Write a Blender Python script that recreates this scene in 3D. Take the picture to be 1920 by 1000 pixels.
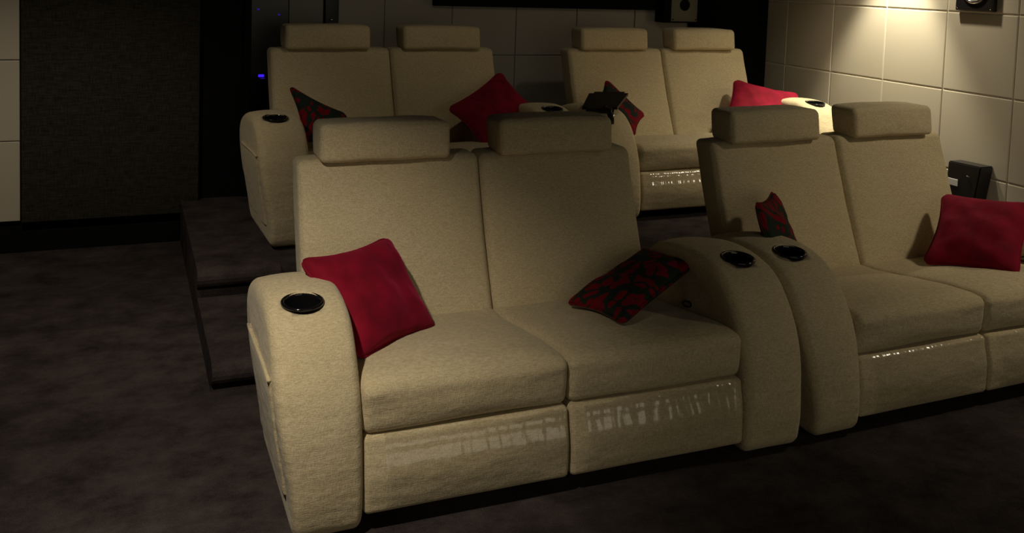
import bpy, bmesh, math, random
from mathutils import Vector, Matrix, noise
for o in list(bpy.data.objects): bpy.data.objects.remove(o)
random.seed(4)
SC = bpy.context.scene
C = SC.collection
# ---------------------------------------------------------------- camera
F, PITCH, ROLL, PSI, CAM_H = 1755.6, -0.07117, 0.03422, 0.39418, 1.5228
fw = Vector((math.sin(PSI)*math.cos(PITCH), math.cos(PSI)*math.cos(PITCH), math.sin(PITCH)))
rt = Vector((math.cos(PSI), -math.sin(PSI), 0)); up = rt.cross(fw)
r2 = rt*math.cos(ROLL)+up*math.sin(ROLL); u2 = -rt*math.sin(ROLL)+up*math.cos(ROLL)
cd = bpy.data.cameras.new('camera'); cam = bpy.data.objects.new('camera', cd); C.objects.link(cam)
cam.matrix_world = Matrix(((r2.x,u2.x,-fw.x,0),(r2.y,u2.y,-fw.y,0),(r2.z,u2.z,-fw.z,CAM_H),(0,0,0,1)))
cd.sensor_width = 36; cd.lens = F/1920*36; cd.shift_y = -418.8/1920; cd.clip_start = .05
SC.camera = cam
# ---------------------------------------------------------------- world, light, exposure
w = bpy.data.worlds.new('world'); SC.world = w; w.use_nodes = True
w.node_tree.nodes['Background'].inputs[0].default_value = (.8, .85, 1, 1)
w.node_tree.nodes['Background'].inputs[1].default_value = .0
SC.view_settings.view_transform = 'Standard'; SC.view_settings.look = 'None'
SC.view_settings.exposure = 0; SC.view_settings.gamma = 1; SC.view_settings.use_curve_mapping = False
def spot(name, loc, tgt, power, deg, blend, col=(1, .84, .6), r=.04):
    l = bpy.data.lights.new(name, 'SPOT'); l.energy = power; l.spot_size = math.radians(deg)
    l.spot_blend = blend; l.color = col; l.shadow_soft_size = r
    o = bpy.data.objects.new(name, l); C.objects.link(o); o.location = loc
    o.rotation_euler = (Vector(tgt)-Vector(loc)).to_track_quat('-Z', 'Y').to_euler()
    return o
spot('downlight_left', (-.25, 1.60, 2.2), (.33, 2.68, .28), 122, 59, 1, (1, .88, .70))
spot('downlight_left_rear', (-.55, 3.5, 2.25), (-.25, 4.75, .1), 50, 80, .9, (1, .86, .66))
spot('downlight_wall_rear', (4.13, 4.34, 2.02), (4.11, 4.36, 0), 125, 70, .6, (1, .90, .66))
spot('wall_halo_fill', (4.02, 4.05, 2.25), (4.05, 4.15, 0), 60, 110, 1, (1, .87, .64))  # added wide spot, spreads a soft halo round the wall scallop
spot('downlight_wall_front', (3.95, 1.95, 2.25), (3.65, 2.85, .3), 44, 100, 1, (1, .86, .62), .1)
spot('rear_fill_right', (2.8, 3.7, 2.25), (3.2, 5.0, .5), 9, 90, 1)  # added fill with no fixture, lifts the right rear backrests
def area(name, loc, tgt, power, sx, sy, col):
    l = bpy.data.lights.new(name, 'AREA'); l.energy = power; l.shape = 'RECTANGLE'; l.size = sx; l.size_y = sy; l.color = col
    o = bpy.data.objects.new(name, l); C.objects.link(o); o.location = loc
    o.rotation_euler = (Vector(tgt)-Vector(loc)).to_track_quat('-Z', 'Y').to_euler()
spot('rear_fill_left', (1.5, 3.7, 2.25), (1.35, 5.2, .9), 7, 90, 1)  # unseen fill, added to brighten the left rear sofa and wall
area('screen_light', (1.6, -.85, 1.3), (1.8, 4, .5), 9.5, 2.9, 1.7, (1, .88, .66))
# ---------------------------------------------------------------- helpers
def mat(name, col, rough=.9, metal=0, spec=.5):
    m = bpy.data.materials.new(name); m.use_nodes = True
    b = m.node_tree.nodes['Principled BSDF']
    b.inputs['Base Color'].default_value = (*col, 1); b.inputs['Roughness'].default_value = rough
    b.inputs['Metallic'].default_value = metal; b.inputs['Specular IOR Level'].default_value = spec
    return m, m.node_tree, b
def nd(nt, t, **k):
    n = nt.nodes.new(t)
    for a, v in k.items():
        if a in n.inputs: n.inputs[a].default_value = v
        else: setattr(n, a, v)
    return n
def tex(nt, scale=(1, 1, 1), **k):
    tc = nd(nt, 'ShaderNodeTexCoord'); mp = nd(nt, 'ShaderNodeMapping')
    mp.inputs['Scale'].default_value = scale
    nt.links.new(tc.outputs['Object'], mp.inputs[0])
    n = nd(nt, 'ShaderNodeTexNoise'); nt.links.new(mp.outputs[0], n.inputs['Vector'])
    for a, v in k.items(): n.inputs[a].default_value = v
    return n
def bumpto(nt, b, src, strength, dist, prev=None):
    n = nd(nt, 'ShaderNodeBump'); n.inputs['Strength'].default_value = strength; n.inputs['Distance'].default_value = dist
    nt.links.new(src, n.inputs['Height'])
    if prev: nt.links.new(prev, n.inputs['Normal'])
    nt.links.new(n.outputs[0], b.inputs['Normal']); return n.outputs[0]
def ramp(nt, src, stops):
    r = nd(nt, 'ShaderNodeValToRGB'); e = r.color_ramp.elements
    e[0].position, e[0].color = stops[0][0], (*stops[0][1], 1)
    e[1].position, e[1].color = stops[-1][0], (*stops[-1][1], 1)
    for p, c in stops[1:-1]:
        x = e.new(p); x.color = (*c, 1)
    nt.links.new(src, r.inputs[0]); return r
# beige upholstery: slubby woven cloth
m, nt, b = mat('beige_fabric', (.6, .5, .3), .95, 0, .15)
n1 = tex(nt, (70, 90, 420), Scale=1.0, Detail=3); n2 = tex(nt, (420, 400, 60), Scale=1.0, Detail=2)
n3 = tex(nt, (8, 10, 18), Scale=1.0, Detail=2)
mix = nd(nt, 'ShaderNodeMath', operation='ADD'); nt.links.new(n1.outputs[0], mix.inputs[0]); nt.links.new(n2.outputs[0], mix.inputs[1])
r = ramp(nt, mix.outputs[0], [(.39, (.48, .395, .235)), (.61, (.66, .565, .375))]); 
hl = nd(nt, 'ShaderNodeMath', operation='MULTIPLY'); nt.links.new(mix.outputs[0], hl.inputs[0]); hl.inputs[1].default_value = .5
nt.links.new(hl.outputs[0], r.inputs[0]); nt.links.new(r.outputs[0], b.inputs['Base Color'])
p = bumpto(nt, b, hl.outputs[0], .55, .004); bumpto(nt, b, n3.outputs[0], .5, .014, p)
b.inputs['Sheen Weight'].default_value = .15
FAB = m
m, nt, b = mat('red_velvet', (.27, .002, .014), .85, 0, .2)
n = tex(nt, (14, 14, 14), Scale=1.0, Detail=4); r = ramp(nt, n.outputs[0], [(.3, (.135, .001, .009)), (.7, (.24, .002, .019))])
nt.links.new(r.outputs[0], b.inputs['Base Color']); bumpto(nt, b, n.outputs[0], .4, .01)
b.inputs['Sheen Weight'].default_value = .35; b.inputs['Sheen Tint'].default_value = (1, .05, .2, 1)
VEL = m
m, nt, b = mat('leaf_print_fabric', (.2, 0, 0), .9, 0, .2)
n = tex(nt, (9, 9, 9), Scale=1.0, Detail=1.0)
vm = nd(nt, 'ShaderNodeVectorMath', operation='MULTIPLY_ADD'); tc = nd(nt, 'ShaderNodeTexCoord')
nt.links.new(n.outputs['Color'], vm.inputs[0]); vm.inputs[1].default_value = (.16, .16, .16); nt.links.new(tc.outputs['Object'], vm.inputs[2])
mp_ = nd(nt, 'ShaderNodeMapping'); mp_.inputs['Scale'].default_value = (24, 24, 13); mp_.inputs['Rotation'].default_value = (.5, .4, .9)
nt.links.new(vm.outputs[0], mp_.inputs[0]); vo = nd(nt, 'ShaderNodeTexVoronoi'); nt.links.new(mp_.outputs[0], vo.inputs['Vector']); vo.inputs['Scale'].default_value = 1
r = ramp(nt, vo.outputs['Distance'], [(.49, (.20, .002, .010)), (.53, (.016, .026, .018))])
nt.links.new(r.outputs[0], b.inputs['Base Color']); bumpto(nt, b, n.outputs[0], .3, .004)
PRT = m
m, nt, b = mat('dark_carpet', (.03, .025, .026), 1, 0, .05)
n = tex(nt, (260, 260, 260), Scale=1.0, Detail=2); n2 = tex(nt, (5, 6, 5), Scale=1.0, Detail=8, Roughness=.75)
ad = nd(nt, 'ShaderNodeMath', operation='MULTIPLY_ADD'); nt.links.new(n2.outputs[0], ad.inputs[0]); ad.inputs[1].default_value = .75
sc = nd(nt, 'ShaderNodeMath', operation='MULTIPLY'); nt.links.new(n.outputs[0], sc.inputs[0]); sc.inputs[1].default_value = .3
nt.links.new(sc.outputs[0], ad.inputs[2])
r = ramp(nt, ad.outputs[0], [(.40, (.026, .021, .021)), (.68, (.086, .070, .067))])
nt.links.new(r.outputs[0], b.inputs['Base Color']); bumpto(nt, b, ad.outputs[0], .8, .01)
CAR = m
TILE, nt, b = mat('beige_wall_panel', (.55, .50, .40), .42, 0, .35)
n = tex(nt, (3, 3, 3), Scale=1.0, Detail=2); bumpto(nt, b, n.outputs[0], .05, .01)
GROUT = mat('panel_backing', (.80, .76, .64), .6)[0]  # extra pale, paints in the brightness of lit panel joints
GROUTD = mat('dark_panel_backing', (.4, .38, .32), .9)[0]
TILR, nt, b = mat('unlit_wall_panel', (.36, .34, .30), .6, 0, .3)  # shaded copy of the beige panel, dimness put into its colour
m, nt, b = mat('dark_weave_fabric', (.03, .028, .023), .95, 0, .1)
n1 = tex(nt, (18, 18, 260), Scale=1.0, Detail=3); n2 = tex(nt, (260, 260, 18), Scale=1.0, Detail=3)
ad = nd(nt, 'ShaderNodeMath', operation='ADD'); nt.links.new(n1.outputs[0], ad.inputs[0]); nt.links.new(n2.outputs[0], ad.inputs[1])
hf = nd(nt, 'ShaderNodeMath', operation='MULTIPLY'); nt.links.new(ad.outputs[0], hf.inputs[0]); hf.inputs[1].default_value = .5
r = ramp(nt, hf.outputs[0], [(.36, (.014, .013, .010)), (.64, (.05, .046, .036))]); nt.links.new(r.outputs[0], b.inputs['Base Color'])
WEAVE = m
BLACK = mat('black_matt', (.006, .006, .006), .9, 0, .1)[0]
DARKP = mat('dark_plaster', (.02, .018, .016), .95, 0, .1)[0]
GLOSS = mat('black_gloss', (.006, .006, .007), .12, 0, .6)[0]
SATIN = mat('black_satin', (.012, .011, .012), .4, 0, .4)[0]
CHROME = mat('chrome', (.75, .75, .78), .15, 1)[0]
OLIVE = mat('grey_metal_plate', (.13, .12, .09), .5, .2)[0]
CONE = mat('pale_cone', (.7, .7, .66), .4)[0]
WHITE = mat('white_plastic', (.72, .72, .74), .5)[0]
GREYP = mat('grey_painted', (.10, .105, .10), .5)[0]
GREYL = mat('light_grey_painted', (.20, .20, .18), .5)[0]
m, nt, b = mat('smoked_glass', (.012, .013, .02), .08, 0, .6); SMOKE = m; b.inputs['Roughness'].default_value = .4; b.inputs['Base Color'].default_value = (.03, .032, .030, 1)
m, nt, b = mat('blue_led_reflection', (.1, .1, 1), .5); b.inputs['Emission Color'].default_value = (.05, .015, 1, 1); b.inputs['Emission Strength'].default_value = 1.0; LEDREF = m  # glows to paint a blue reflection onto the glass door
b.inputs['Base Color'].default_value = (.01, .01, .05, 1)
m, nt, b = mat('dim_blue_reflection', (.01, .01, .05), .5); b.inputs['Emission Color'].default_value = (.07, .03, 1, 1); b.inputs['Emission Strength'].default_value = .22; LEDREF2 = m
# clear protective film: thin, glossy, wrinkled
m = bpy.data.materials.new('clear_film'); m.use_nodes = True; nt = m.node_tree; nt.nodes.clear()
out = nd(nt, 'ShaderNodeOutputMaterial'); mx = nd(nt, 'ShaderNodeMixShader'); tr = nd(nt, 'ShaderNodeBsdfTransparent'); gl = nd(nt, 'ShaderNodeBsdfGlossy')
gl.inputs['Roughness'].default_value = .19; mx.inputs[0].default_value = .12
nt.links.new(tr.outputs[0], mx.inputs[1]); nt.links.new(gl.outputs[0], mx.inputs[2]); nt.links.new(mx.outputs[0], out.inputs[0])
n = tex(nt, (34, 10, 10), Scale=1.0, Detail=1); bp = nd(nt, 'ShaderNodeBump'); bp.inputs['Strength'].default_value = .5; bp.inputs['Distance'].default_value = .012
nt.links.new(n.outputs[0], bp.inputs['Height']); nt.links.new(bp.outputs[0], gl.inputs['Normal'])
FILM = m

def obj(name, bm, material, parent=None, smooth=True, loc=None):
    me = bpy.data.meshes.new(name); 
    bmesh.ops.recalc_face_normals(bm, faces=bm.faces)
    bm.to_mesh(me); bm.free()
    me.materials.append(material)
    if smooth: me.polygons.foreach_set('use_smooth', [True]*len(me.polygons))
    o = bpy.data.objects.new(name, me); C.objects.link(o)
    if parent: o.parent = parent
    if loc: o.location = loc
    return o
def empty(name, loc, rz=0):
    o = bpy.data.objects.new(name, None); C.objects.link(o); o.location = loc; o.rotation_euler = (0, 0, rz); o.empty_display_size = .1; return o
def tag(o, label, cat, group=None):
    o['label'] = label; o['category'] = cat
    if group: o['group'] = group
    return o
def struct(o): o['kind'] = 'structure'; return o
def boxbm(x0, x1, y0, y1, z0, z1, bev=0, seg=1):
    bm = bmesh.new(); bmesh.ops.create_cube(bm, size=1)
    for v in bm.verts: v.co = Vector(((x0+x1)/2+v.co.x*(x1-x0), (y0+y1)/2+v.co.y*(y1-y0), (z0+z1)/2+v.co.z*(z1-z0)))
    if bev: bmesh.ops.bevel(bm, geom=bm.edges[:], offset=bev, segments=seg, affect='EDGES', profile=.5)
    return bm
def softbox(x0, x1, y0, y1, z0, z1, r, n=(14, 10, 8), warp=None, crease=0):
    """rounded cushion block built on a gridded cube"""
    bm = bmesh.new(); hx, hy, hz = (x1-x0)/2, (y1-y0)/2, (z1-z0)/2; c = Vector(((x0+x1)/2, (y0+y1)/2, (z0+z1)/2))
    r = min(r, hx, hy, hz)
    def pos(a, b, cc):
        p = Vector((a*hx, b*hy, cc*hz)); q = Vector((max(-(hx-r), min(hx-r, p.x)), max(-(hy-r), min(hy-r, p.y)), max(-(hz-r), min(hz-r, p.z))))
        d = p-q
        if d.length > 1e-9: p = q+d.normalized()*r
        return p
    def ticks(k, h):   # denser toward the rounded rims
        e = r/h; m1 = 4; L = [-1+e*(1-math.cos(math.pi/2*i/m1)) for i in range(m1)]
        L = [-1 + e*i/m1 for i in range(m1)]
        mid = [-1+e+(2-2*e)*i/k for i in range(k+1)] if e < 1 else [0]
        return L+mid+[-t for t in reversed(L)]
    X, Y, Z = ticks(n[0], hx), ticks(n[1], hy), ticks(n[2], hz)
    cache = {}
    def V(i, j, k):
        key = (i, j, k)
        if key not in cache:
            p = c+pos(X[i], Y[j], Z[k])
            if warp: p = warp(p, X[i], Y[j], Z[k])
            cache[key] = bm.verts.new(p)
        return cache[key]
    I, J, K = len(X)-1, len(Y)-1, len(Z)-1
    for i in range(I):
        for j in range(J):
            for k in (0, K): bm.faces.new((V(i, j, k), V(i+1, j, k), V(i+1, j+1, k), V(i, j+1, k)))
        for k in range(K):
            for j in (0, J): bm.faces.new((V(i, j, k), V(i+1, j, k), V(i+1, j, k+1), V(i, j, k+1)))
    for j in range(J):
        for k in range(K):
            for i in (0, I): bm.faces.new((V(i, j, k), V(i, j+1, k), V(i, j+1, k+1), V(i, j, k+1)))
    return bm
def tube(pts, r, seg=8, closed=False):
    bm = bmesh.new(); n = len(pts); P = [Vector(p) for p in pts]; rings = []
    prev = None
    for i, p in enumerate(P):
        if closed: t = (P[(i+1) % n]-P[i-1]).normalized()
        else: t = (P[min(i+1, n-1)]-P[max(i-1, 0)]).normalized()
        a = prev if prev else (Vector((0, 0, 1)) if abs(t.z) < .9 else Vector((1, 0, 0)))
        a = (a-t*a.dot(t)).normalized(); prev = a; b = t.cross(a)
        rr = r[i] if isinstance(r, (list, tuple)) else r
        rings.append([bm.verts.new(p+(a*math.cos(2*math.pi*k/seg)+b*math.sin(2*math.pi*k/seg))*rr) for k in range(seg)])
    for i in range(n if closed else n-1):
        A, B = rings[i], rings[(i+1) % n]
        for k in range(seg): bm.faces.new((A[k], A[(k+1) % seg], B[(k+1) % seg], B[k]))
    if not closed: bm.faces.new(rings[0][::-1]); bm.faces.new(rings[-1])
    return bm
def lathe(prof, seg=40):
    bm = bmesh.new(); rings = []
    for (r, z) in prof:
        if r < 1e-6: rings.append([bm.verts.new((0, 0, z))]*seg)
        else: rings.append([bm.verts.new((r*math.cos(2*math.pi*k/seg), r*math.sin(2*math.pi*k/seg), z)) for k in range(seg)])
    for A, B in zip(rings, rings[1:]):
        for k in range(seg):
            k2 = (k+1) % seg; vs = []
            for v in (A[k], A[k2], B[k2], B[k]):
                if v not in vs: vs.append(v)
            if len(vs) > 2: bm.faces.new(vs)
    return bm
def sm(t): t = max(0, min(1, t)); return t*t*(3-2*t)
def catmull(pts, per=6):
    out = []; n = len(pts)
    for i in range(n-1):
        p0, p1, p2, p3 = [Vector(pts[max(0, min(n-1, j))]) for j in (i-1, i, i+1, i+2)]
        for s_ in range(per):
            t = s_/per
            out.append(.5*((2*p1)+(p2-p0)*t+(2*p0-5*p1+4*p2-p3)*t*t+(3*p1-p0-3*p2+p3)*t**3))
    out.append(Vector(pts[-1])); return out
def wob(p, f, a): return noise.noise(Vector(p)*f)*a

# ---------------------------------------------------------------- room shell
XR = 4.338; YB = 5.9; YL = 5.40; XL = -1.3; ZC = 2.35; ZP = .2308
struct(obj('floor', boxbm(XL-.1, XR+.1, -1.2, YB+.2, -.1, 0), CAR, smooth=False))
struct(obj('ceiling', boxbm(XL-.1, XR+.1, -1.2, YB+.2, ZC, ZC+.1), BLACK, smooth=False))
struct(obj('wall_front', boxbm(XL-.1, XR+.1, -1.2, -1.1, 0, ZC), BLACK, smooth=False))
struct(obj('wall_left', boxbm(XL-.1, XL, -1.1, YL, 0, ZC), DARKP, smooth=False))
# right wall of big beige panels
wr = struct(obj('wall_right', boxbm(XR+.005, XR+.15, -1.1, YB+.15, 0, ZC), GROUT, smooth=False))
def panel_mesh(w_, h_, th=.012, bev=.004):
    bm = boxbm(-th, 0, -w_/2, w_/2, -h_/2, h_/2); e = [e for e in bm.edges if all(v.co.x < -th/2 for v in e.verts)]
    bmesh.ops.bevel(bm, geom=e, offset=bev, segments=2, affect='EDGES', profile=.5)
    me = bpy.data.meshes.new('panel'); bmesh.ops.recalc_face_normals(bm, faces=bm.faces); bm.to_mesh(me); bm.free(); return me
TW, TH = .4624, .4459
mp = panel_mesh(TW-.005, TH-.005, .012, .0055); mp.materials.append(TILE)
zr = [.964+TH*(k+.5) for k in range(-2, 3)]
for i in range(-2, 13):
    for z in zr:
        if z+TH/2 > ZC+.01: continue
        o = bpy.data.objects.new('panel', mp); C.objects.link(o); o.parent = wr; o.location = (XR+.012, 5.370-TW*(i+.5), z)
        if i == -2: bpy.data.objects.remove(o)
struct(obj('baseboard_right', boxbm(XR-.002, XR+.005, -1.1, 3.35, 0, .068, .003), DARKP, smooth=False))
# rear wall of the same panels, their lack of light put into a darker colour
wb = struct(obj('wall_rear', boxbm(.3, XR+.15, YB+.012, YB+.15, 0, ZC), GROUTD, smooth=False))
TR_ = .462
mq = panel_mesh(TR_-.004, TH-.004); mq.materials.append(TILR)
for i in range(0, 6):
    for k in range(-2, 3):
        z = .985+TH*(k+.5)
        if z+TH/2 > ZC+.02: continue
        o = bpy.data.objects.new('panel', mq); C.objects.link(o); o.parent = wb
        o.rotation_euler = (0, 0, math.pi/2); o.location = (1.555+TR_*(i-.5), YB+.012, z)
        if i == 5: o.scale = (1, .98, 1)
# black corner panel between rear and right walls
bm = bmesh.new()
pl = [(3.86, YB+.01), (3.862, 5.84), (XR-.02, 5.575), (XR+.01, 5.60), (XR+.01, YB+.01)]
vs = [[bm.verts.new((x, y, z)) for x, y in pl] for z in (ZP, ZC)]
bm.faces.new(vs[0][::-1]); bm.faces.new(vs[1])
for k in range(5): bm.faces.new((vs[0][k], vs[0][(k+1) % 5], vs[1][(k+1) % 5], vs[1][k]))
bmesh.ops.bevel(bm, geom=[e for e in bm.edges if abs(e.verts[0].co.z-e.verts[1].co.z) > 1], offset=.01, segments=2, affect='EDGES')
tag(obj('corner_panel', bm, BLACK), 'tall black corner panel between the rear panel wall and the right wall', 'acoustic panel')
# left back wall with beige panels, dark cloth panel and black recess
wl = struct(obj('wall_back', boxbm(XL-.1, .62, YL, YL+.1, 0, ZC), BLACK, smooth=False))
struct(obj('trim_1', boxbm(.62, .66, YL-.02, YB+.012, 0, ZC, .003), BLACK, smooth=False))
ml = panel_mesh(.60-.004, .42-.004, .03); ml.materials.append(TILE)
for i in range(2):
    for k in range(5):
        o = bpy.data.objects.new('panel', ml); C.objects.link(o); o.parent = wl
        o.rotation_euler = (0, 0, math.pi/2); o.location = (-.490-.60*(i+.5), YL, .17+.42*(k+.5))
def dwarp(p, a, b_, c_): return p
tag(obj('fabric_panel', softbox(-.485, .385, YL-.05, YL-.001, .165, ZC-.01, .006, (4, 1, 8)), WEAVE), 'large dark woven fabric acoustic panel beside the beige wall panels', 'acoustic panel')
struct(obj('baseboard_back', boxbm(XL, .29, YL-.012, YL, 0, .11, .003), BLACK, smooth=False))

# platform with a notch for the steps
def nosed(name, x0, x1, y0, y1, z0, z1, nose=.04, t=.085):
    """carpeted tread block: overhanging rounded front nose"""
    prof = [(y0+nose, z0), (y0+nose, z1-t)]
    for k in range(9):
        a = math.pi*1.5-math.pi*k/8
        prof.append((y0+t/2+.0+t/2*math.cos(a), z1-t/2+t/2*math.sin(a)))
    prof += [(y1, z1), (y1, z0)]
    bm = bmesh.new(); A = [bm.verts.new((x0, y, z)) for y, z in prof]; B = [bm.verts.new((x1, y, z)) for y, z in prof]
    bm.faces.new(A); bm.faces.new(B[::-1])
    for k in range(len(prof)): bm.faces.new((A[k], B[k], B[(k+1) % len(prof)], A[(k+1) % len(prof)]))
    return bm
XS, XN = .293, .64
pf = empty('seating_platform', (XS, 3.36, 0)); tag(pf, 'dark carpeted raised platform with steps carrying the rear row of sofas', 'platform')
o = obj('deck', nosed('d', XN, XR-.002, 3.36, YB-.002, 0, ZP), CAR, pf, smooth=False); o.location = (-XS, -3.36, 0)
o = obj('deck', nosed('d', XS, XN, 4.085, YL+.0, 0, ZP), CAR, pf, smooth=False); o.location = (-XS, -3.36, 0)
o = obj('step', nosed('s', XS, XN, 3.36, 4.085, 0, ZP/2), CAR, pf, smooth=False); o.location = (-XS, -3.36, 0)

# ---------------------------------------------------------------- sofa
A_W, S_W = .2348, .62
W_ALL = 2*A_W+2*S_W
ARM_PROF = [(.035, .012), (.012, .018), (-.006, .034), (-.016, .058), (-.019, .12), (-.008, .22), (.008, .31), (.035, .385), (.075, .452), (.125, .512), (.18, .551), (.24, .571), (.31, .580), (.40, .580), (.48, .570), (.56, .552), (.61, .53), (.645, .49), (.652, .44), (.650, .30), (.640, .20), (.628, .11), (.612, .062), (.585, .030), (.545, .014), (.50, .012)]
def arm_bm(x0, x1, outer):
    prof = catmull([(a, b_, 0) for a, b_ in ARM_PROF], 3); prof = [Vector((p.x, p.y)) for p in prof]
    n = len(prof); c = Vector((.32, .28))
    nor = []
    for i in range(n):
        t = (prof[(i+1) % n]-prof[i-1]).normalized(); nor.append(Vector((t.y, -t.x)))  # inward for this winding
    if (c-prof[n//2]).dot(nor[n//2]) < 0: nor = [-v for v in nor]
    R = .028; secs = []
    for k in range(6):
        a = math.pi/2*k/5; secs.append((x0+R*(1-math.sin(a)), R*(1-math.cos(a))))
    secs = [(x0+R*(1-math.cos(math.pi/2*k/5)), R*(1-math.sin(math.pi/2*k/5))) for k in range(6)]
    mid = [(x0+R+(x1-x0-2*R)*k/5, 0) for k in range(1, 5)]
    secs = secs+mid+[(x0+x1-x, d) for x, d in reversed(secs)]
    bm = bmesh.new(); rings = []
    for x, d in secs:
        u = (x-x0)/(x1-x0); crown = .012*(1-(2*u-1)**2)*1.0; ring = []
        for i in range(n):
            q = prof[i]+nor[i]*d-nor[i]*crown*sm((prof[i].y-.04)/.2)
            xx = x
            # the outer face tapers in toward the lower front
            tp = .05*sm((.45-q.y)/.45)
            if outer < 0: xx = x+tp*(1-u)
            else: xx = x-tp*.3*u
            wv = wob((xx*4+outer, q.x*7, q.y*16), 1.0, .0035)
            ring.append(bm.verts.new((xx+wv*.4, q.x+nor[i].x*wv, q.y+nor[i].y*wv)))
        rings.append(ring)
    for A, B in zip(rings, rings[1:]):
        for i in range(n): bm.faces.new((A[i], B[i], B[(i+1) % n], A[(i+1) % n]))
    for ring, side in ((rings[0], 1), (rings[-1], -1)):
        prev = ring
        for f in (.93, .8, .62, .42, .22, .06):
            cur = []
            for v in ring:
                yy, zz = c.x+(v.co.y-c.x)*f, c.y+(v.co.z-c.y)*f; tp = .05*sm((.45-zz)/.45)
                if side > 0: xx = x0+(tp if outer < 0 else 0)-.004*(1-f)
                else: xx = x1-(tp*.3 if outer > 0 else 0)+.004*(1-f)
                cur.append(bm.verts.new((xx+wob((yy*7, zz*9, outer), 1, .003), yy, zz)))
            for i in range(n): bm.faces.new((prev[i], prev[(i+1) % n], cur[(i+1) % n], cur[i]))
            prev = cur
        bm.faces.new(prev)
    return bm
def cut_hole(o, cutter):
    md = o.modifiers.new('hole', 'BOOLEAN'); md.object = cutter; md.operation = 'DIFFERENCE'; md.solver = 'EXACT'
    dg = bpy.context.evaluated_depsgraph_get(); me = bpy.data.meshes.new_from_object(o.evaluated_get(dg))
    o.modifiers.clear(); o.data = me; bpy.data.objects.remove(cutter)
TOPLABEL = {}
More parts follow.
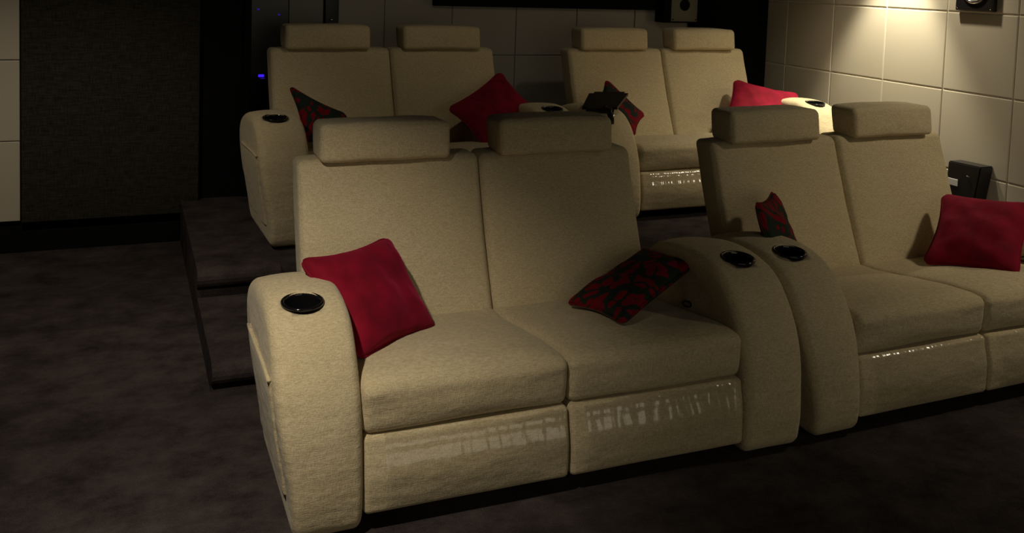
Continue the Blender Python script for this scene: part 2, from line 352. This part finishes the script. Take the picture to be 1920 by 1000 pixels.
def make_sofa():
    root = empty('cinema_sofa', (0, 0, 0))
    obj('base', softbox(A_W-.01, W_ALL-A_W+.01, .10, .70, .03, .24, .02, (2, 2, 2)), FAB, root)
    YC = .235
    for sgn, x0 in ((-1, 0), (1, A_W+2*S_W)):
        arm = obj('armrest', arm_bm(x0, x0+A_W, sgn), FAB, root)
        cx = x0+A_W/2-(.012 if sgn < 0 else 0); slope = math.radians(5); cz = .581
        holder_m = Matrix.Translation((cx, YC, cz)) @ Matrix.Rotation(slope, 4, 'X')
        cb = bmesh.new(); bmesh.ops.create_cone(cb, segments=36, radius1=.051, radius2=.051, depth=.16, cap_ends=True, cap_tris=False)
        cut = obj('cutter', cb, FAB); cut.matrix_world = Matrix.Translation((cx, YC, cz)) @ Matrix.Rotation(slope, 4, 'X') @ Matrix.Translation((0, 0, .0))
        bpy.context.view_layer.update(); cut_hole(arm, cut)
        ch = obj('cup_holder', lathe([(0, -.068), (.046, -.068), (.0485, -.06), (.0495, -.004), (.051, .003), (.055, .0055), (.0605, .003), (.061, -.002), (.0505, -.006)]), GLOSS, arm)
        ch.matrix_local = holder_m; ch['label'] = 'glossy black round cup holder'
        if sgn < 0:
            # stitched magazine pocket on the outer side
            pk = softbox(-.0, .012, .085, .53, .10, .425, .006, (1, 8, 6))
            for v in pk.verts:
                tp = .05*sm((.45-v.co.z)/.45); v.co.x += tp-.0075+wob((v.co.y*8, v.co.z*8, 0), 1, .004)
            pk = obj('side_pocket', pk, FAB, arm)
            hp = tube([(-.0065, y, .424+.004*math.sin(y*9)) for y in [.085+.0445*i for i in range(11)]], .006)
            obj('hem', hp, FAB, pk)
    for i in range(2):
        x0 = A_W+i*S_W; x1 = x0+S_W
        # seat cushion
        def ws(p, a, b_, c_, x0=x0):
            t = (p.y-.0)/.70
            top = .408-.062*sm((p.y-.02)/.6)            # rear sinks under the backrest
            bot = .262
            h = (p.z-.262)/(.408-.262)
            z = bot+h*(top-bot)
            crown = .026*(1-a*a)**.8*math.sin(math.pi*min(1, max(0, p.y/.62)))**.6 if c_ > 0 else 0
            z += crown*max(0, h)-.022*max(0, 1-p.y/.09)**2*h
            y = p.y+((-.012*(1-a*a)*(1-c_*c_)+.010*(1-h)) if p.y < .06 else 0)
            q = Vector((p.x, y, z)); 
            q.z += wob((q.x*6, q.y*10, q.z*6), 1.0, .004); q.y += wob((q.x*5, q.y*6, q.z*24+7), 1.0, .004)
            return q
        obj('seat_cushion', softbox(x0+  .001, x1-.001, .016, .70, .262, .408, .026, (20, 18, 5), ws), FAB, root)
        # footrest panel, bulging slightly
        def wf(p, a, b_, c_):
            y = p.y
            if b_ < 0: y += .018*sm((c_+.1)/1.1)-.012*(1-a*a)*(1-c_*c_)
            return Vector((p.x, y+wob((p.x*5, 3, p.z*12), 1, .003), p.z))
        fr = obj('footrest', softbox(x0+.003, x1-.003, -.006, .10, .054, .262, .015, (16, 2, 10), wf), FAB, root)
        # clear wrap left on the footrest
        bm = bmesh.new(); nx, nz = 48, 16; g = []
        xa, xb, za, zb = (.06, .60, .09, .253) if i == 0 else (.05, .58, .09, .253)
        path = [(-.012+.0, .070), (-.019, .10), (-.020, .15), (-.014, .19), (-.002, .215), (.004, .238), (.016, .254), (.034, .2640)]
        pp = catmull([(a, b_, 0) for a, b_ in path], 3)
        for a in range(nx+1):
            u = a/nx; x = x0+xa+(xb-xa)*u; row = []
            for pt in pp:
                d = .003+abs(wob((x*22, pt.y*12, 2), 1, .003))
                k = 1-abs(2*u-1)**2*.4
                row.append(bm.verts.new((x, pt.x-d-.002*k, pt.y)))
            g.append(row)
        for a in range(nx):
            for b_ in range(len(pp)-1): bm.faces.new((g[a][b_], g[a+1][b_], g[a+1][b_+1], g[a][b_+1]))
        fl = obj('protective_film', bm, FILM, fr); fl['label'] = 'clear shiny plastic film'
        # backrest
        bx0 = .186 if i == 0 else .857; bx1 = .854 if i == 0 else 1.495
        def wbk(p, a, b_, c_, i=i):
            h = (p.z-.28)/(.862-.28)
            lean = .225*h+.01*math.sin(h*math.pi)
            y = p.y+lean
            if b_ < 0: y -= .022*(1-a*a)**.7*(1-c_*c_)**.7
            x = p.x
            inset = .050*sm((.47-p.z)/.1)               # slips between the arms below
            if i == 0 and a < 0: x += inset*(-a)
            if i == 1 and a > 0: x -= inset*a
            q = Vector((x, y, p.z+.006*(1-a*a)*(1 if c_ > .9 else 0)))
            q.y += wob((q.x*5, i*3, q.z*7), 1, .006); q.z += wob((q.x*7, i*3+1, 0), 1, .004)*sm(h)
            return q
        bk = obj('backrest', softbox(bx0, bx1, .608, .742, .28, .862, .026, (18, 3, 18), wbk), FAB, root)
        hx0 = .258 if i == 0 else .922; hx1 = .730 if i == 0 else 1.395
        def wh(p, a, b_, c_, i=i):
            y = p.y
            if b_ < 0: y -= .012*(1-a*a)*(1-c_*c_)
            z = p.z+.006*(1-a*a)*(c_ if c_ > 0 else 0)
            return Vector((p.x+wob((i, p.y*9, p.z*9), 1, .004), y+.02*(p.z-.86)/.12, z+wob((p.x*7, i, p.y*6), 1, .004)))
        obj('headrest', softbox(hx0, hx1, .785, .940, .858, .990, .022, (14, 4, 4), wh), FAB, bk)
    lp = [(1.462+.0*t, .335+.028*math.cos(t), .398+.012*math.sin(t)) for t in [math.pi*2*k/16 for k in range(16)]]
    lp = [(1.462, .335+.026*math.cos(t), .398+.010*math.sin(t)-.2*(.026*math.cos(t))) for t in [math.pi*2*k/16 for k in range(16)]]
    rh = obj('recline_handle', tube(lp, .0035, 6, True), SATIN, root); rh['label'] = 'small black loop handle'
    return root
def copy_tree(o, parent=None):
    c = o.copy(); C.objects.link(c)
    if parent: c.parent = parent
    for ch in list(o.children): copy_tree(ch, c)
    return c
SOFA = make_sofa()
GS = 'two-seat cinema sofas in two rows'
sofas = [((.367, 2.384, 0), 0, 'beige two-seat reclining sofa in the front row, nearest, beside the carpeted steps'),
         ((2.091, 2.394, 0), .0243, 'beige two-seat reclining sofa in the front row, close to the right panel wall'),
         ((.575, 4.285, ZP), .040, 'beige two-seat reclining sofa on the platform at the back, nearest the steps'),
         ((2.335, 4.303, ZP), .0122, 'beige two-seat reclining sofa on the platform, next to the right panel wall')]
for k, (loc, rz, lb) in enumerate(sofas[1:]+sofas[:1]):
    s_ = copy_tree(SOFA) if k < 3 else SOFA
    s_.location = loc; s_.rotation_euler = (0, 0, rz); tag(s_, lb, 'sofa', GS)

# ---------------------------------------------------------------- scatter cushions
def pillow(cs, th, material, label, solid=True, grow=1.12):
    cs = [Vector(c) for c in cs]; ctr = sum(cs, Vector())/4; cs = [ctr+(c-ctr)*grow for c in cs]
    N = 26; nrm = (cs[2]-cs[0]).cross(cs[3]-cs[1]).normalized()
    if nrm.dot(Vector((0, 0, CAM_H))-ctr) < 0: nrm = -nrm
    def P(u, v):
        # pulled-in sides and rounded corner tips
        u2_ = u*(1-.15*(1-v*v)**.9); v2_ = v*(1-.15*(1-u*u)**.9)
        k = (max(0, abs(u)*abs(v)-.72)/.28)**2; u2_ *= 1-.115*k; v2_ *= 1-.115*k
        a, b_ = (u2_+1)/2, (v2_+1)/2
        return cs[0]*(1-a)*(1-b_)+cs[1]*a*(1-b_)+cs[2]*a*b_+cs[3]*(1-a)*b_-ctr
    def H(u, v): return th*((1-u**2)*(1-v**2))**.42
    bm = bmesh.new(); T = {}; B = {}
    for i in range(N+1):
        for j in range(N+1):
            u, v = -math.cos(math.pi*i/N)*.35+(2*i/N-1)*.65, -math.cos(math.pi*j/N)*.35+(2*j/N-1)*.65
            p = P(u, v); h = H(u, v); e = i in (0, N) or j in (0, N)
            wv = wob((p.x*11+ctr.x, p.y*11, p.z*11), 1, .016)+wob((p.x*26, p.y*26+3, p.z*26+ctr.x), 1, .005)
            T[i, j] = bm.verts.new(p+nrm*(h+(0 if e else wv*min(1, h/th*1.2))))
            B[i, j] = T[i, j] if e else bm.verts.new(p-nrm*(h*.85))
    for D, f in ((T, 1), (B, -1)):
        for i in range(N):
            for j in range(N):
                q = (D[i, j], D[i+1, j], D[i+1, j+1], D[i, j+1]); bm.faces.new(q if f > 0 else q[::-1])
    rim = [P(-1+2*k/N, -1) for k in range(N)]+[P(1, -1+2*k/N) for k in range(N)]+[P(1-2*k/N, 1) for k in range(N)]+[P(-1, 1-2*k/N) for k in range(N)]
    o = obj('cushion', bm, material, loc=ctr); tag(o, label, 'cushion', 'red scatter cushions on the sofas')
    if solid: obj('piping', tube(rim, .0045, 6, True), material, o)
    else: 
        z = obj('zip', tube([P(-1, 1-2*k/N)-nrm*.004 for k in range(2, N-1)], .003, 6), ZIP, o); z['label'] = 'dark metal zip along one edge'
        obj('piping', tube(rim, .004, 6, True), material, o)
    return o
ZIP = mat('zip_metal', (.2, .19, .16), .4, .8)[0]
pillow([(0.512, 2.844, 0.624), (0.826, 3.024, 0.619), (0.938, 2.844, 0.363), (0.633, 2.584, 0.416)], .072, VEL, 'plain red velvet cushion leaning in the left corner of the nearest sofa')
pillow([(1.452, 2.884, 0.389), (1.819, 3.00, 0.51), (1.88, 2.76, 0.525), (1.475, 2.54, 0.44)], .05, PRT, 'red and dark green leaf print cushion lying at the right end of the nearest sofa', False)
pillow([(2.196, 2.836, 0.698), (2.432, 3.042, 0.68), (2.484, 2.903, 0.42), (2.184, 2.646, 0.42)], .045, PRT, 'leaf print cushion leaning behind the paired armrests, half hidden by them', False)
B2C = [(3.38, 3.05, .613), (3.55, 2.74, .632), (3.29, 2.60, .41), (3.11, 2.88, .39)]
pillow(B2C, .07, VEL, 'plain bright red velvet cushion at the right edge of the photo')
pillow([(0.793, 4.915, 0.921), (1.078, 4.806, 0.774), (1.072, 4.66, 0.60), (0.845, 4.70, 0.66)], .04, PRT, 'leaf print cushion with visible zip on the rear sofa nearest the steps', False, 1.04)
pillow([(2.011, 5.003, 0.96), (2.165, 4.83, 0.767), (1.768, 4.553, 0.621), (1.655, 4.829, 0.788)], .05, VEL, 'plain dark red cushion balanced on one corner on the rear sofa')
pillow([(2.492, 4.725, 0.781), (2.663, 4.907, 0.921), (2.863, 4.81, 0.728), (2.703, 4.638, 0.644)], .04, PRT, 'leaf print cushion behind the black swivel tray', False)
pillow([(3.625, 4.959, 0.904), (3.98, 4.80, 0.83), (3.735, 4.58, 0.60), (3.375, 4.736, 0.645)], .05, VEL, 'plain red cushion on the rear sofa beside the brightly lit armrest')

# ---------------------------------------------------------------- swivel tray on the armrest
ty = empty('swivel_tray', (2.42, 4.404, .80)); tag(ty, 'black swivel tray table on a short post mounted on the rear sofa armrest', 'tray')
O = Vector((2.42, 4.404, .80)); tc_ = [Vector(p)-O for p in [(2.404, 4.624, .897), (2.599, 4.526, .906), (2.407, 4.324, .844), (2.251, 4.422, .833)]]
bm = bmesh.new(); n_ = (tc_[2]-tc_[0]).cross(tc_[3]-tc_[1]).normalized(); n_ = n_ if n_.z > 0 else -n_
a_ = [bm.verts.new(p) for p in tc_]; b2 = [bm.verts.new(p-n_*.014) for p in tc_]
bm.faces.new(a_); bm.faces.new(b2[::-1])
for k in range(4): bm.faces.new((a_[k], a_[(k+1) % 4], b2[(k+1) % 4], b2[k]))
bmesh.ops.bevel(bm, geom=[e for e in bm.edges if abs((e.verts[0].co-e.verts[1].co).normalized().dot(n_)) > .9], offset=.025, segments=4, affect='EDGES')
obj('tray_top', bm, SATIN, ty, smooth=False)
obj('bracket', tube([(-.05, -.02, .047), (-.02, -.005, .03), (.0, 0, .0), (.006, 0, -.03)], [.010, .016, .018, .016]), SATIN, ty)
po = obj('post', tube([(.006, 0, .03), (.010, 0, -.05)], .013, 14), GLOSS, ty)
obj('collar', tube([(.0075, 0, .00), (.008, 0, -.012)], .0165, 14), CHROME, po)

# ---------------------------------------------------------------- things on the walls
def ring_bm(r, t, seg=40, tseg=8):
    return tube([(0, r*math.cos(2*math.pi*k/seg), r*math.sin(2*math.pi*k/seg)) for k in range(seg)], t, tseg, True)
def disc(r, x, dome=0, seg=32):
    bm = bmesh.new(); c = bm.verts.new((x-dome, 0, 0)); prev = None
    rings = [[bm.verts.new((x-dome*(1-f*f), r*f*math.cos(2*math.pi*k/seg), r*f*math.sin(2*math.pi*k/seg))) for k in range(seg)] for f in (.35, .7, 1)]
    for k in range(seg): bm.faces.new((c, rings[0][k], rings[0][(k+1) % seg]))
    for A, B in zip(rings, rings[1:]):
        for k in range(seg): bm.faces.new((A[k], B[k], B[(k+1) % seg], A[(k+1) % seg]))
    return bm
ws_ = empty('wall_speaker', (XR, 3.78, 1.545)); tag(ws_, 'square black wall speaker with chrome ring, high on the right wall', 'speaker')
obj('housing', boxbm(-.03, 0, -.125, .125, -.125, .125, .006, 2), SATIN, ws_, smooth=False)
obj('ring', ring_bm(.078, .009), CHROME, ws_, loc=(-.033, 0, 0)); obj('cone', disc(.068, -.032, .014), CONE, ws_)
for a in (-1, 1):
    for b_ in (-1, 1):
        obj('screw', disc(.006, -.0315, .002, 12), CHROME, ws_, loc=(0, a*.108, b_*.108))
# tilted black box low on the right wall
bs = empty('wall_box', (4.25, 3.68, .48)); tag(bs, 'tilted black box fixed low on the right wall behind the front sofa', 'speaker')
fr_ = [(4.24, 3.82, .585), (4.24, 3.605, .59), (4.24, 3.64, .37), (4.24, 3.83, .37)]; O = Vector((4.25, 3.68, .48))
bm = bmesh.new(); A = [bm.verts.new(Vector(p)-O) for p in fr_]; B = [bm.verts.new(Vector((XR-.001, p[1]+.0, p[2]-.0))-O) for p in fr_]
bm.faces.new(A); bm.faces.new(B[::-1])
for k in range(4): bm.faces.new((A[k], A[(k+1) % 4], B[(k+1) % 4], B[k]))
bmesh.ops.bevel(bm, geom=bm.edges[:], offset=.006, segments=2, affect='EDGES')
obj('housing', bm, SATIN, bs, smooth=False)
obj('badge', disc(.009, -.0125, .002, 16), CHROME, bs, loc=(0, .0, .045)).scale = (1, 1.3, .5)
o = obj('label_tag', boxbm(-.0135, -.0105, .065, .135, -.025, .012, .001), WHITE, bs, smooth=False); o['label'] = 'small white tag'
# rear wall: black pelmet panel and grey plate
pb = obj('wall_panel', softbox(1.875, 3.56, YB-.05, YB-.002, 1.315, ZC-.02, .004, (4, 1, 2)), BLACK); tag(pb, 'wide black panel hung along the top of the rear wall', 'panel')
sp = empty('mounted_speaker', (3.72, YB-.10, 1.33)); tag(sp, 'grey plated black speaker at the right end of the black rear panel', 'speaker')
obj('housing', boxbm(-.15, .13, -.03, .095, -.10, .14, .004, 2), BLACK, sp, smooth=False)
obj('face_plate', boxbm(-.095, .125, -.037, -.029, -.09, .135, .003, 2), OLIVE, sp, smooth=False)
d_ = obj('driver', disc(.042, 0, .008), BLACK, sp, loc=(.015, -.040, .03)); d_.rotation_euler = (0, 0, math.pi/2)
for x in (-.08, .11):
    d_ = obj('screw', disc(.006, 0, .002, 12), BLACK, sp, loc=(x, -.039, -.075)); d_.rotation_euler = (0, 0, math.pi/2)
# alcove left of the rear wall: smoked glass cabinet, grey jamb, black post
ca = empty('equipment_cabinet', (.82, YB-.12, ZP)); tag(ca, 'dark glass-fronted equipment cabinet with blue reflections behind the rear sofa', 'cabinet')
obj('body', boxbm(-.155, .11, -.0, .125, 0, ZC-ZP-.02, .004), BLACK, ca, smooth=False)
dr = obj('door', boxbm(-.15, .105, -.012, -.001, .01, ZC-ZP-.03, .003), SMOKE, ca, smooth=False)
obj('blue_glint', boxbm(-.070, -.036, -.016, -.010, .635, .651, .002), LEDREF, dr, smooth=False)  # small glowing strips stand in for blue light mirrored in the glass
obj('blue_glint', boxbm(-.058, -.030, -.016, -.010, .625, .629, .001), LEDREF2, dr, smooth=False)
obj('blue_glint', boxbm(-.082, -.068, -.016, -.010, 1.04, 1.048, .001), LEDREF2, dr, smooth=False)
obj('blue_glint', boxbm(.040, .054, -.016, -.010, 1.01, 1.018, .001), LEDREF2, dr, smooth=False)
struct(obj('trim_2', boxbm(.935, 1.15, YB-.06, YB+.011, ZP, ZC, .006, 2), GREYL, smooth=False))
bp_ = obj('vertical_post', softbox(1.155, 1.245, YB-.07, YB+.0, ZP, ZC-.01, .008, (1, 1, 2)), SATIN); tag(bp_, 'black vertical post with a small silver dot between grey jamb and rear wall', 'post')
st = obj('stud', disc(.009, 0, .004, 16), CHROME, bp_, loc=(1.195, YB-.072, 1.215)); st.rotation_euler = (0, 0, math.pi/2)
